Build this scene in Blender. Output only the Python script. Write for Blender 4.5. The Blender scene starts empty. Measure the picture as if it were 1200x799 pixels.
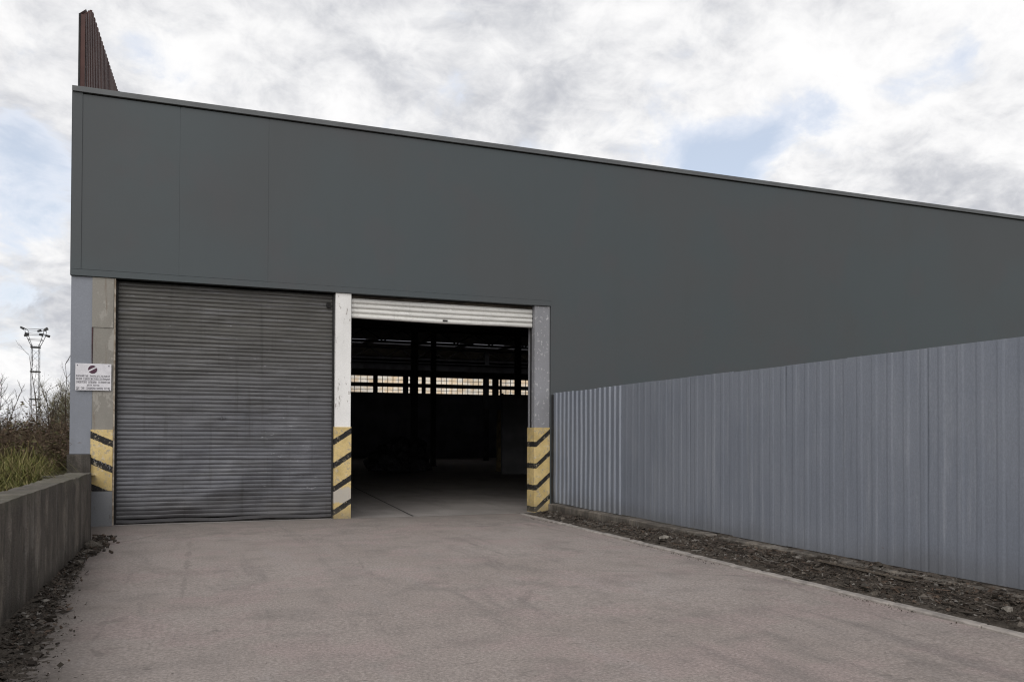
import bpy, bmesh, math, random
from mathutils import Vector, Matrix, noise
random.seed(11)
S = bpy.context.scene
COL = S.collection
PI = math.pi
FY = 16.10            # plane of the warehouse front

# ------------------------------------------------------------------ helpers
class MB:
    """collects shapes and links them as ONE mesh object"""
    def __init__(self): self.v = []; self.f = []; self.sm = []
    def add(self, vs, fs, smooth=False):
        n = len(self.v); self.v += [tuple(p) for p in vs]
        for f in fs: self.f.append(tuple(i + n for i in f)); self.sm.append(smooth)
        return self
    def box(self, x0, x1, y0, y1, z0, z1, bev=0.0):
        if bev <= 0:
            vs = [(x0,y0,z0),(x1,y0,z0),(x1,y1,z0),(x0,y1,z0),(x0,y0,z1),(x1,y0,z1),(x1,y1,z1),(x0,y1,z1)]
            return self.add(vs, [(0,3,2,1),(4,5,6,7),(0,1,5,4),(1,2,6,5),(2,3,7,6),(3,0,4,7)])
        bm = bmesh.new(); bmesh.ops.create_cube(bm, size=1)
        for v in bm.verts:
            v.co = ((x0+x1)/2 + v.co.x*(x1-x0), (y0+y1)/2 + v.co.y*(y1-y0), (z0+z1)/2 + v.co.z*(z1-z0))
        bmesh.ops.bevel(bm, geom=bm.edges[:], offset=bev, segments=2, affect='EDGES', profile=.6)
        return self.bm(bm)
    def bm(self, bm, smooth=False):
        bm.verts.index_update()
        self.add([v.co[:] for v in bm.verts], [[v.index for v in f.verts] for f in bm.faces], smooth); bm.free(); return self
    def tube(self, pts, r0, r1=None, n=5, smooth=True, cap=True):
        if r1 is None: r1 = r0
        pts = [Vector(p) for p in pts]; m = len(pts); vs = []; fs = []
        d = (pts[-1]-pts[0]).normalized() if (pts[-1]-pts[0]).length > 1e-6 else Vector((0,0,1))
        a = d.orthogonal().normalized(); b = d.cross(a)
        for i, p in enumerate(pts):
            t = (pts[min(i+1,m-1)]-pts[max(i-1,0)])
            if t.length > 1e-7:
                t.normalize(); a = (a - t*a.dot(t))
                a = a.normalized() if a.length > 1e-5 else t.orthogonal().normalized()
                b = t.cross(a)
            r = r0 + (r1-r0)*i/(m-1)
            for k in range(n):
                q = 2*PI*k/n; vs.append(p + a*math.cos(q)*r + b*math.sin(q)*r)
        for i in range(m-1):
            for k in range(n):
                fs.append((i*n+k, i*n+(k+1)%n, (i+1)*n+(k+1)%n, (i+1)*n+k))
        if cap and n > 2: fs += [tuple(range(n-1,-1,-1)), tuple((m-1)*n+k for k in range(n))]
        return self.add(vs, fs, smooth)
    def poly(self, outline, axis, a, b):
        """extrude an outline (two coordinates) along axis from a to b"""
        n = len(outline)
        def P(p, c): return {0:(c,p[0],p[1]), 1:(p[0],c,p[1]), 2:(p[0],p[1],c)}[axis]
        vs = [P(p,a) for p in outline] + [P(p,b) for p in outline]
        fs = [tuple(range(n)), tuple(range(2*n-1,n-1,-1))] + [(i,n+i,n+(i+1)%n,(i+1)%n) for i in range(n)]
        return self.add(vs, fs)
    def grid(self, nx, ny, fn, smooth=True):
        vs = [fn(i/nx, j/ny) for j in range(ny+1) for i in range(nx+1)]
        fs = [(j*(nx+1)+i, j*(nx+1)+i+1, (j+1)*(nx+1)+i+1, (j+1)*(nx+1)+i) for j in range(ny) for i in range(nx)]
        return self.add(vs, fs, smooth)
    def build(self, name, mat, parent=None, fix=True):
        me = bpy.data.meshes.new(name); me.from_pydata(self.v, [], self.f); me.update()
        me.polygons.foreach_set('use_smooth', self.sm)
        if fix:
            bm = bmesh.new(); bm.from_mesh(me); bmesh.ops.recalc_face_normals(bm, faces=bm.faces[:]); bm.to_mesh(me); bm.free()
        o = bpy.data.objects.new(name, me); COL.objects.link(o)
        if mat: me.materials.append(mat)
        if parent:
            o.parent = parent
            o.matrix_parent_inverse = parent.matrix_basis.inverted()
        return o

def tag(o, label=None, cat=None, group=None, kind=None):
    for k, v in (('label',label),('category',cat),('group',group),('kind',kind)):
        if v: o[k] = v
    return o
def thing(name, label, cat, loc=(0,0,0), group=None):
    o = bpy.data.objects.new(name, None); COL.objects.link(o); o.location = loc
    o.empty_display_size = .2
    return tag(o, label, cat, group)
def nz(x, y, z=0, s=1.0, o=3): return noise.fractal(Vector((x*s,y*s,z*s)), 1.0, 2.0, o)

# ------------------------------------------------------------------ materials
class NT:
    def __init__(self, name):
        self.m = bpy.data.materials.new(name); self.m.use_nodes = True
        self.t = self.m.node_tree; self.b = self.t.nodes['Principled BSDF']
        self.c = self.n('ShaderNodeTexCoord').outputs['Object']
    def n(self, ty, **kw):
        o = self.t.nodes.new(ty)
        for k, v in kw.items(): setattr(o, k, v)
        return o
    def put(self, sock, v):
        if isinstance(v, bpy.types.NodeSocket): self.t.links.new(v, sock)
        else: sock.default_value = v
    def math(self, op, a, b=0.0, c=None, clamp=False):
        o = self.n('ShaderNodeMath', operation=op, use_clamp=clamp); self.put(o.inputs[0], a); self.put(o.inputs[1], b)
        if c is not None: self.put(o.inputs[2], c)
        return o.outputs[0]
    def noise(self, scale, detail=4, rough=.55, vec=None, stretch=None, dist=0.0):
        v = vec or self.c
        if stretch:
            mp = self.n('ShaderNodeMapping'); self.put(mp.inputs['Vector'], v); mp.inputs['Scale'].default_value = stretch; v = mp.outputs[0]
        o = self.n('ShaderNodeTexNoise'); self.put(o.inputs['Vector'], v); o.inputs['Scale'].default_value = scale
        o.inputs['Detail'].default_value = detail; o.inputs['Roughness'].default_value = rough; o.inputs['Distortion'].default_value = dist
        return o.outputs['Fac']
    def voro(self, scale, feature='F1', out='Distance', stretch=None):
        v = self.c
        if stretch:
            mp = self.n('ShaderNodeMapping'); self.put(mp.inputs['Vector'], v); mp.inputs['Scale'].default_value = stretch; v = mp.outputs[0]
        o = self.n('ShaderNodeTexVoronoi', feature=feature); self.put(o.inputs['Vector'], v); o.inputs['Scale'].default_value = scale
        return o.outputs[out]
    def step(self, v, a, b, lo=0.0, hi=1.0):
        o = self.n('ShaderNodeMapRange', interpolation_type='SMOOTHSTEP'); self.put(o.inputs[0], v)
        for i, x in enumerate((a,b,lo,hi)): self.put(o.inputs[i+1], x)
        return o.outputs[0]
    def mix(self, f, a, b, mode='MIX'):
        o = self.n('ShaderNodeMix', data_type='RGBA', blend_type=mode); self.put(o.inputs[0], f)
        for s, v in ((o.inputs[6],a),(o.inputs[7],b)):
            if not isinstance(v, bpy.types.NodeSocket) and len(v) == 3: v = (*v,1)
            self.put(s, v)
        return o.outputs[2]
    def xyz(self):
        o = self.n('ShaderNodeSeparateXYZ'); self.put(o.inputs[0], self.c); return o.outputs
    def bump(self, h, dist=.01, strength=1.0, prev=None):
        o = self.n('ShaderNodeBump'); self.put(o.inputs['Height'], h); o.inputs['Distance'].default_value = dist; o.inputs['Strength'].default_value = strength
        if prev: self.put(o.inputs['Normal'], prev)
        return o.outputs[0]
    def done(self, col, rough=.8, metal=0.0, nrm=None, spec=.3):
        if not isinstance(col, bpy.types.NodeSocket) and len(col) == 3: col = (*col,1)
        self.put(self.b.inputs['Base Color'], col); self.put(self.b.inputs['Roughness'], rough); self.put(self.b.inputs['Metallic'], metal)
        self.b.inputs['Specular IOR Level'].default_value = spec
        if nrm: self.put(self.b.inputs['Normal'], nrm)
        return self.m

def m_simple(name, col, col2=None, scale=6, rough=.8, metal=0, bump=0, stretch=None, spec=.3, lo=.38, hi=.62):
    t = NT(name)
    if col2 is None: col2 = tuple(c*.75 for c in col)
    n = t.noise(scale, 6, .6, stretch=stretch)
    c = t.mix(t.step(n, lo, hi), col2, col)
    return t.done(c, rough, metal, t.bump(n, bump) if bump else None, spec)

def m_cladding():
    t = NT('grey_cladding_paint')
    a = t.noise(.35, 4, .5); b = t.noise(3.0, 5, .6, stretch=(1,1,.12)); f = t.noise(60, 3, .6)
    c = t.mix(t.step(a, .40, .60), (.058,.070,.0755), (.063,.0695,.0735))
    c = t.mix(t.math('MULTIPLY', t.step(b, .5, .75), .16), c, (.052,.056,.057))
    c = t.mix(t.math('MULTIPLY', t.step(f, .45, .75), .08), c, (.15,.15,.15))
    pz = t.noise(.8, 5, .62, stretch=(1,1,.7)); c = t.mix(t.step(pz, .54, .62, 0, .3), c, (.070,.068,.073))
    w = t.noise(.9, 2, .5)
    return t.done(c, t.step(a, .3, .7, .50, .62), 0, t.bump(w, .012, .6), .35)

def m_yard():
    t = NT('worn_pavement')
    big = t.noise(.28, 5, .55, dist=.6); mid = t.noise(1.5, 6, .62); st = t.noise(1.1, 6, .65, stretch=(2.2,.28,1), dist=.3)
    fine = t.noise(38, 4, .75); grit = t.voro(75); grit2 = t.voro(28)
    c = t.mix(t.step(big, .35, .65), (.318,.272,.248), (.355,.310,.286))
    pk = t.noise(.9, 5, .6); c = t.mix(t.step(pk, .49, .60, 0, .62), c, (.358,.286,.270))
    c = t.mix(t.math('MULTIPLY', t.step(mid, .45, .72), .6), c, (.225,.20,.185))
    c = t.mix(t.math('MULTIPLY', t.step(st, .54, .72), .5), c, (.17,.152,.145))
    c = t.mix(t.math('MULTIPLY', t.step(st, .30, .44, 1, 0), .35), c, (.36,.325,.315))
    c = t.mix(t.step(fine, .34, .62, .48, 0), c, (.10,.088,.082))
    c = t.mix(t.step(fine, .55, .74, 0, .36), c, (.50,.47,.46))
    c = t.mix(t.step(grit, .10, .22, .38, 0), c, (.11,.10,.095))
    c = t.mix(t.step(grit2, .06, .11, .35, 0), c, (.48,.45,.43))
    tick = t.noise(7.5, 6, .72, stretch=(.5,2.4,1), dist=.8); c = t.mix(t.math('MULTIPLY', t.step(tick, .60, .68), t.step(pk, .62, .42, .25, .75)), c, (.13,.115,.105))
    c = t.mix(t.step(tick, .27, .34, .4, 0), c, (.47,.44,.42))
    # oil and mud stains
    sp = t.noise(.55, 3, .5, dist=1.2)
    c = t.mix(t.math('MULTIPLY', t.step(t.math('ADD', sp, t.math('MULTIPLY', t.math('SUBTRACT', mid, .5), .5)), .60, .84), t.step(fine, .3, .7, .08, .35)), c, (.13,.115,.105))
    sc = t.noise(3.2, 7, .75, stretch=(.55,2.2,1), dist=.5); c = t.mix(t.step(sc, .62, .70, 0, .5), c, (.13,.115,.105)); c = t.mix(t.step(sc, .28, .36, .3, 0), c, (.38,.35,.34))
    # cracks
    cr = t.voro(.33, 'DISTANCE_TO_EDGE', stretch=(1.3,.6,1))
    cm = t.math('MULTIPLY', t.step(t.math('ADD', cr, t.math('MULTIPLY', t.math('SUBTRACT', mid, .5), .12)), .0, .008, .28, 0), t.step(big, .42, .55))
    c = t.mix(cm, c, (.09,.08,.075))
    Xt, Yt, Zt = t.xyz(); wob = t.noise(.25, 2, .5); tk = None
    for cx, cw in ((3.75,.26),(5.35,.28),(.9,.30),(2.3,.28)):
        dx_ = t.math('ABSOLUTE', t.math('SUBTRACT', t.math('ADD', Xt, t.math('MULTIPLY', t.math('SUBTRACT', wob, .5), 2.2)), cx)); m_ = t.step(dx_, cw*.35, cw*1.1, 1, 0)
        tk = m_ if tk is None else t.math('MAXIMUM', tk, m_)
    c = t.mix(t.math('MULTIPLY', t.math('MULTIPLY', tk, t.step(mid, .42, .66)), .20), c, (.19,.168,.155))
    # mud carried out from the left wall foot; tone darker towards the doors
    X, Y, Z = t.xyz()
    e = t.math('ADD', X, t.math('MULTIPLY', t.math('SUBTRACT', mid, .5), 1.2))
    e = t.math('ADD', e, t.math('MULTIPLY', t.math('SUBTRACT', Y, 6.0), .09)); c = t.mix(t.step(e, -1.15, -.35, .85, 0), c, (.10,.088,.078))
    d = t.math('ADD', Y, t.math('MULTIPLY', t.math('SUBTRACT', mid, .5), 3.0))
    c = t.mix(t.step(d, 13.6, 16.0, 0, .5), c, (.17,.155,.14))
    h = t.math('ADD', t.math('MULTIPLY', fine, .6), t.math('MULTIPLY', mid, 1.2))
    nb = t.bump(h, .012, .9)
    nb = t.bump(grit, .006, .5, nb)
    return t.done(c, .92, 0, nb, .2)

def m_floor():
    t = NT('hall_floor_concrete')
    mid = t.noise(.8, 6, .6, dist=.5); st = t.noise(.9, 5, .6, stretch=(2.0,.3,1)); f = t.noise(30, 3, .7)
    c = t.mix(t.step(mid, .35, .65), (.24,.222,.21), (.31,.287,.27))
    c = t.mix(t.step(st, .5, .7, 0, .5), c, (.15,.138,.13))
    c = t.mix(t.step(f, .35, .7, .3, 0), c, (.10,.09,.085))
    return t.done(c, .85, 0, t.bump(f, .006, .6), .25)

def m_oldconcrete(name='stained_concrete', k=1.0, moss=True):
    t = NT(name)
    a = t.noise(1.3, 6, .6); s = t.noise(2.4, 6, .7, stretch=(1.6,1.6,.10)); s2 = t.noise(6, 5, .7, stretch=(1.5,1.5,.06)); f = t.noise(45, 4, .7)
    c = t.mix(t.step(a, .35, .65), (.105*k,.094*k,.083*k), (.175*k,.155*k,.133*k))
    fo = t.noise(1.0, 2, .5, stretch=(.2,4.5,.02)); c = t.mix(t.step(fo, .50, .53, 0, .22), c, (.20*k,.165*k,.125*k))
    bl = t.noise(3.5, 7, .72, stretch=(1,1,.6)); c = t.mix(t.step(bl, .38, .56, .75, 0), c, (.05*k,.046*k,.04*k)); bs = t.noise(1.6, 6, .7); c = t.mix(t.step(bs, .54, .66, 0, .55), c, (.19*k,.175*k,.155*k))
    c = t.mix(t.step(s, .44, .60, .65, 0), c, (.05*k,.045*k,.04*k))
    c = t.mix(t.step(s2, .56, .74, 0, .45), c, (.25*k,.235*k,.215*k))
    c = t.mix(t.step(f, .4, .7, .4, 0), c, (.05*k,.045*k,.04*k))
    v = t.voro(11); c = t.mix(t.step(v, .04, .09, .5, 0), c, (.04,.036,.033))
    if moss:
        X, Y, Z = t.xyz(); e = t.math('ADD', Z, t.math('MULTIPLY', t.math('SUBTRACT', a, .5), .5))
        c = t.mix(t.step(e, .90, 1.10, 0, .5), c, (.13,.125,.095))
        c = t.mix(t.step(e, .0, .22, .6, 0), c, (.05,.043,.036))
    return t.done(c, .95, 0, t.bump(t.math('ADD', t.math('MULTIPLY', f, 1.4), t.math('ADD', t.math('MULTIPLY', bl, 1.2), t.math('MULTIPLY', t.step(fo, .50, .53), .25))), .022, .9), .15)

def m_slat(name, c1, c2, scratch, dirt_top, metal=.35, rough=.5):
    t = NT(name)
    X, Y, Z = t.xyz()
    a = t.noise(1.1, 5, .6, stretch=(1,1,.9)); b = t.noise(5, 6, .7, stretch=(.25,1,3)); f = t.noise(28, 5, .7, stretch=(.6,1,1.5))
    c = t.mix(t.step(Z, 1.2, 3.9), c1, c2)
    a2 = t.noise(1.6, 6, .68, stretch=(.45,1,2.6)); c = t.mix(t.step(a2, .44, .64, .0, .38), c, tuple(x*.58 for x in c2)); c = t.mix(t.step(a2, .30, .42, .2, 0), c, (c1[0]*1.25,c1[1]*1.22,c1[2]*1.32))
    c = t.mix(t.step(b, .52, .70, 0, .55), c, scratch)
    hs = t.noise(3.0, 6, .72, stretch=(.12,1,7)); c = t.mix(t.step(hs, .54, .72, 0, .55), c, scratch); c = t.mix(t.step(hs, .28, .44, .6, 0), c, tuple(x*.45 for x in c1)); vs = t.noise(4, 5, .7, stretch=(2.2,1,.10)); c = t.mix(t.step(vs, .56, .72, 0, .4), c, tuple(x*.5 for x in c2))
    c = t.mix(t.step(f, .52, .74, 0, .45), c, tuple(x*.35 for x in c1))
    g = t.noise(9, 6, .75, stretch=(.5,1,2.0)); p = t.noise(.9, 3, .5)
    c = t.mix(t.math('MULTIPLY', t.step(g, .62, .68), t.step(p, .5, .62)), c, tuple(min(1,x*1.7) for x in scratch))
    if dirt_top:
        e = t.math('ADD', Z, t.math('MULTIPLY', t.math('SUBTRACT', a, .5), 1.0))
        c = t.mix(t.step(e, .0, .7, .4, 0), c, (.06,.053,.047))
    return t.done(c, t.step(a, .3, .7, rough-.08, rough+.12), metal, t.bump(f, .003, .5), .4)

def m_paint(name, base, chip, amount=.62, scale=7, rough=.65, rust=None, stretch=(1,1,.35)):
    t = NT(name)
    n = t.noise(scale, 7, .68, stretch=stretch); w = t.noise(1.2, 4, .6, stretch=(1,1,.4)); f = t.noise(40, 3, .7)
    c = t.mix(t.step(w, .35, .65), tuple(x*.84 for x in base), base)
    c = t.mix(t.step(f, .4, .75, .22, 0), c, tuple(x*.55 for x in base))
    c = t.mix(t.step(n, amount, amount+.04), c, chip)
    if rust:
        s = t.noise(5, 6, .7, stretch=(2,2,.12)); c = t.mix(t.step(s, .60, .74, 0, .7), c, rust)
    return t.done(c, rough, 0, t.bump(t.math('ADD', f, n), .004, .6), .3)

def m_hazard(name, x0, slope, z0, period, half, flat_at=None, fade=None):
    """yellow paint with black diagonal stripes, worn"""
    t = NT(name); X, Y, Z = t.xyz()
    n = t.noise(9, 6, .65); f = t.noise(34, 4, .7); w = t.noise(3, 5, .6)
    dx = t.math('SUBTRACT', X, x0)
    if flat_at is not None: dx = t.math('MAXIMUM', t.math('SUBTRACT', X, flat_at), 0.0)
    q = t.math('SUBTRACT', t.math('SUBTRACT', Z, t.math('MULTIPLY', dx, slope)), z0)
    q = t.math('ADD', q, t.math('ADD', t.math('MULTIPLY', t.math('SUBTRACT', n, .5), .045), t.math('MULTIPLY', t.math('SUBTRACT', f, .5), .02)))
    q = t.math('FRACT', t.math('ADD', t.math('DIVIDE', q, period), 10.5))
    q = t.math('ABSOLUTE', t.math('SUBTRACT', q, .5))
    stripe = t.step(q, half-.012, half+.012, 1, 0)
    y = t.mix(t.step(w, .35, .65), (.47,.35,.145), (.62,.475,.22))
    y = t.mix(t.step(f, .45, .75, .0, .35), y, (.30,.23,.12))
    y = t.mix(t.step(n, .58, .66, 0, .6), y, (.56,.50,.40)); g2 = t.noise(14, 7, .75); y = t.mix(t.step(g2, .555, .60, 0, .72), y, (.30,.27,.225)); y = t.mix(t.step(g2, .30, .42, .4, 0), y, (.36,.26,.11))
    if fade:
        e = t.math('ABSOLUTE', t.math('SUBTRACT', Z, fade[0]))
        y = t.mix(t.step(t.math('ADD', e, t.math('MULTIPLY', t.math('SUBTRACT', n, .5), .25)), fade[1]*.7, fade[1], .85, 0), y, (.42,.40,.37))
    k = t.mix(t.step(f, .55, .72, 0, .6), (.016,.015,.014), (.12,.11,.10))
    k = t.mix(t.step(g2, .57, .62, 0, .75), k, (.36,.31,.22))
    c = t.mix(stripe, y, k)
    c = t.mix(t.step(Z, .0, .30, .55, 0), c, (.13,.115,.09))
    c = t.mix(t.step(n, .30, .36, .6, 0), c, (.16,.14,.12))
    return t.done(c, .7, 0, t.bump(n, .004, .7), .3)

def m_fence():
    t = NT('blue_grey_galvanised_sheet'); X, Y, Z = t.xyz()
    a = t.noise(.7, 5, .55); s = t.noise(9, 6, .75, stretch=(1,1,.05)); f = t.noise(22, 5, .75)
    c = t.mix(t.step(a, .35, .65), (.196,.216,.256), (.222,.241,.280))
    c = t.mix(t.step(s, .50, .68, 0, .6), c, (.285,.303,.338))
    sp = t.noise(70, 3, .7, stretch=(1,1,.5)); c = t.mix(t.step(sp, .40, .62, .2, 0), c, (.10,.11,.13))
    c = t.mix(t.step(s, .28, .42, .5, 0), c, (.115,.128,.15))
    c = t.mix(t.step(f, .56, .78, 0, .35), c, (.30,.32,.35))
    e = t.math('ADD', Z, t.math('MULTIPLY', t.math('SUBTRACT', a, .5), .6))
    c = t.mix(t.step(e, .15, .55, .45, 0), c, (.115,.11,.105))
    r = t.noise(3.2, 6, .72); c = t.mix(t.math('MULTIPLY', t.step(r, .69, .73), .8), c, (.13,.075,.045))
    return t.done(c, t.step(f, .3, .7, .42, .6), .25, t.bump(t.math('ADD', f, t.math('MULTIPLY', s, .5)), .004, .6), .35)

def m_brown():
    t = NT('brown_corrugated_paint')
    s = t.noise(3.2, 4, .75, stretch=(.01,1.6,.015)); a = t.noise(1.5, 4, .6)
    c = t.mix(t.step(a, .35, .65), (.050,.021,.018), (.078,.036,.030))
    c = t.mix(t.step(s, .50, .66, 0, .6), c, (.17,.105,.092)); c = t.mix(t.step(s, .34, .46, .6, 0), c, (.03,.014,.012))  # rib highlights and shaded grooves put into the colour as vertical stripes
    return t.done(c, .6, .1, None, .3)

def m_soil():
    t = NT('dark_soil'); a = t.noise(3, 7, .7); f = t.noise(30, 5, .75); v = t.voro(22)
    c = t.mix(t.step(a, .35, .65), (.050,.043,.036), (.105,.089,.075))
    c = t.mix(t.step(f, .5, .75, 0, .7), c, (.16,.14,.12))
    c = t.mix(t.step(v, .10, .22, .7, 0), c, (.028,.024,.02))
    return t.done(c, .97, 0, t.bump(t.math('ADD', f, a), .03, 1), .1)

def m_bits(name, cols, scale=9):
    """small scattered things: colour changes from piece to piece"""
    t = NT(name); o = t.n('ShaderNodeNewGeometry').outputs['Random Per Island']
    r = t.n('ShaderNodeValToRGB'); t.put(r.inputs[0], o); e = r.color_ramp; e.interpolation = 'CONSTANT'
    while len(e.elements) < len(cols): e.elements.new(.5)
    for i, c in enumerate(cols): e.elements[i].position = i/len(cols); e.elements[i].color = (*c,1)
    n = t.noise(scale*4, 4, .7)
    c = t.mix(t.step(n, .35, .7, .45, 0), r.outputs[0], tuple(x*.4 for x in cols[0]))
    return t.done(c, .9, 0, None, .2)

M = dict(
 clad=m_cladding(), yard=m_yard(), floor=m_floor(), wall=m_oldconcrete('stained_retaining_concrete', 1.75), kerb=m_simple('kerb_concrete',(.33,.30,.275),(.22,.20,.185),7,.95,0,.006),
 shutter=m_slat('dark_shutter_slats',(.108,.110,.122),(.082,.079,.073),(.165,.165,.175),True), bright=m_slat('light_shutter_slats',(.62,.61,.58),(.66,.65,.62),(.80,.79,.76),False,.15,.42),
 white=m_paint('white_post_paint',(.84,.83,.81),(.38,.36,.34),.60,11), bluegrey=m_paint('grey_blue_panel_paint',(.235,.25,.285),(.19,.19,.20),.70,5),
 postgrey=m_paint('galvanised_post',(.255,.257,.275),(.40,.40,.41),.575,15,stretch=(1,1,.8)), colconc=m_paint('column_plaster',(.27,.255,.228),(.30,.285,.258),.56,3,.9,(.15,.11,.078),(1,1,.6)),
 lowconc=m_paint('column_base_plaster',(.225,.23,.24),(.15,.145,.14),.62,9,.9,(.12,.10,.085)),
 coping=m_simple('coping_metal',(.115,.122,.125),(.098,.102,.106),1.5,.5), dark=m_simple('dark_steel',(.025,.025,.026),(.016,.016,.016),8,.7), black=m_simple('black_rubber',(.014,.013,.013),(.03,.028,.026),9,.9),
 beige=m_simple('beige_angle_steel',(.36,.32,.27),(.20,.16,.12),9,.7), lintel=m_simple('brown_stained_lintel',(.13,.11,.09),(.05,.042,.036),5,.85,stretch=(.5,1,1)), rust=m_simple('rust',(.085,.038,.028),(.05,.024,.02),12,.9),
 fence=m_fence(), brown=m_brown(), soil=m_soil(), hall=m_simple('hall_wall_paint',(.20,.20,.215),(.14,.14,.15),.8,.85), steel=m_simple('hall_steel',(.06,.06,.062),(.035,.034,.033),2,.7),
 roof=m_simple('roof_sheet',(.16,.16,.16),(.11,.11,.11),1,.7), part=m_simple('partition_paint',(.26,.26,.275),(.19,.19,.20),1,.8), ochre=m_simple('ochre_paint',(.34,.27,.14),(.20,.16,.09),5,.8),
 stain=m_simple('rust_stain',(.075,.042,.045),(.05,.03,.03),10,.9),
 plate=m_simple('sign_white',(.66,.65,.68),(.58,.57,.60),8,.5), ink=m_simple('sign_ink',(.06,.055,.075),(.09,.085,.10),30,.7), emblem=m_simple('emblem_purple',(.085,.035,.058),(.06,.026,.045),30,.6),
 plinth=m_oldconcrete('dark_plinth_concrete',.95,False),
 mast=m_simple('mast_steel',(.27,.275,.285),(.19,.19,.20),2,.6,.3), lampbox=m_simple('floodlight_black',(.03,.03,.033),(.05,.05,.05),4,.5),
 twig=m_simple('twig_bark',(.072,.052,.038),(.045,.033,.025),4,.95), cane=m_bits('bramble_canes',[(.125,.085,.058),(.17,.118,.08),(.09,.062,.045),(.22,.17,.12)]),
 grass=m_bits('dry_grass',[(.120,.120,.034),(.185,.170,.058),(.080,.092,.026),(.24,.21,.10),(.14,.138,.042),(.16,.12,.06)]), pale=m_bits('pale_twigs',[(.26,.24,.15),(.22,.20,.13),(.32,.29,.20),(.17,.15,.10)]),
 leaf=m_bits('bramble_leaves',[(.115,.078,.052),(.12,.108,.05),(.085,.06,.042),(.18,.125,.085),(.09,.095,.04)]),
 rubble=m_bits('rubble_bits',[(.062,.050,.041),(.105,.088,.073),(.042,.035,.030),(.14,.122,.103),(.080,.062,.050),(.105,.076,.058),(.050,.043,.035),(.055,.046,.039),(.075,.064,.054),(.20,.185,.168)]),
 stone=m_simple('pale_stone',(.23,.21,.185),(.12,.108,.094),14,.95,0,.006), wood=m_simple('weathered_wood',(.115,.095,.075),(.06,.05,.04),5,.9,0,.004,stretch=(6,.4,6)),
 ground=m_simple('open_ground',(.10,.095,.06),(.07,.062,.04),.6,.97,0,.02), bank=m_simple('bank_earth',(.065,.060,.030),(.055,.042,.026),1.6,.97,0,.03),
 film=m_simple('shiny_plastic_film',(.10,.10,.11),(.05,.05,.055),14,.25,0,.05,spec=.6),
)
M['hz_left'] = m_hazard('hazard_paint_left', -1.80, -.47, .70, .455, .135)
M['hz_mid'] = m_hazard('hazard_paint_middle', 2.44, .66, .135, .455, .128, fade=(.45,.17))
M['hz_right'] = m_hazard('hazard_paint_right', 6.60, .88, .53, .458, .122, flat_at=6.655)
def m_pane():
    t = NT('dusty_window_glass'); t.t.nodes.remove(t.b)
    n = t.noise(2.2, 5, .6); c = t.mix(t.step(n, .38, .62), (.98,.86,.71), (1.0,.96,.89))
    tr = t.n('ShaderNodeBsdfTransparent'); t.put(tr.inputs[0], c)
    d = t.n('ShaderNodeBsdfTranslucent'); t.put(d.inputs[0], c)
    mx = t.n('ShaderNodeMixShader'); mx.inputs[0].default_value = .18
    t.put(mx.inputs[1], tr.outputs[0]); t.put(mx.inputs[2], d.outputs[0])
    t.put(t.t.nodes['Material Output'].inputs['Surface'], mx.outputs[0]); return t.m
M['pane'] = m_pane()
def m_skypane():
    t = NT('grimy_skylight_sheet'); t.t.nodes.remove(t.b)
    tr = t.n('ShaderNodeBsdfTransparent'); tr.inputs[0].default_value = (.42,.42,.44,1)
    t.put(t.t.nodes['Material Output'].inputs['Surface'], tr.outputs[0]); return t.m
M['skypane'] = m_skypane()

# ------------------------------------------------------------------ ground
def st(o, kind='structure'): o['kind'] = kind; return o
st(MB().grid(40, 40, lambda u,v: (-500+1000*u, -500+1000*v, -.06), False).build('ground', M['ground']))
def yard(u, v):
    x, y = -2.2+8.45*u, -8+24.08*v
    z = .012*nz(x,y,0,.45,3) - .006
    return (x, y, z*min(1,max(0,(16.0-y)/1.0)))
st(MB().grid(70, 170, yard).build('yard_pavement', M['yard']))
st(MB().grid(8, 8, lambda u,v: (-1.9+33.7*u, FY-.02+44*v, .003), False).build('hall_floor', M['floor']))
st(MB().grid(1, 60, lambda u,v: (4.0+.52*(v*9.7/9.7)+.035*(u-.5)+.012*nz(v*30,0), FY+.05+9.7*v, .008), False).build('floor_joint', M['black']))

# soil strip between the kerb and the fence
def soil(u, v):
    x, y = 6.28+.82*u, -7+22.9*v
    t = max(0, (y-9.5)/6.4)
    h = .010 + .235*u**1.15*(1-.85*min(1,t)) + .05*nz(x,y,3,2.1,4)*(.25+u*(1-u)*3) + .02*nz(x,y,7,9,3)
    return (x, y, max(.006, h))
st(MB().grid(34, 700, soil).build('soil_strip', M['soil']))
def soil_z(x, y): return soil((x-6.28)/.82, (y+7)/22.9)[2]
# flush kerb, a row of blocks with worn edges
kb = MB(); y = -6.5
while y < 15.75:
    L = min(random.choice([1.0,1.0,.98,.55]), 15.9-y); dz = random.uniform(-.010,.008); dx = random.uniform(-.012,.012)
    if not (4.35 < y < 4.9):
        bm = bmesh.new(); bmesh.ops.create_cube(bm, size=1)
        for v in bm.verts: v.co = (6.245+dx*.5+v.co.x*.11, y+L/2+v.co.y*(L-.006), -.062+dz*.6+v.co.z*.17)
        bmesh.ops.subdivide_edges(bm, edges=[e for e in bm.edges if abs(e.verts[0].co.y-e.verts[1].co.y)>.2], cuts=10)
        bmesh.ops.bevel(bm, geom=[e for e in bm.edges if e.calc_length()>0], offset=.012, segments=1, affect='EDGES')
        for v in bm.verts: v.co += Vector((.006*nz(*v.co,5,3), 0, .005*nz(v.co.y,v.co.x,2,6,3)))
        kb.bm(bm)
    y += L
st(kb.build('kerb', M['kerb']))

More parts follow.
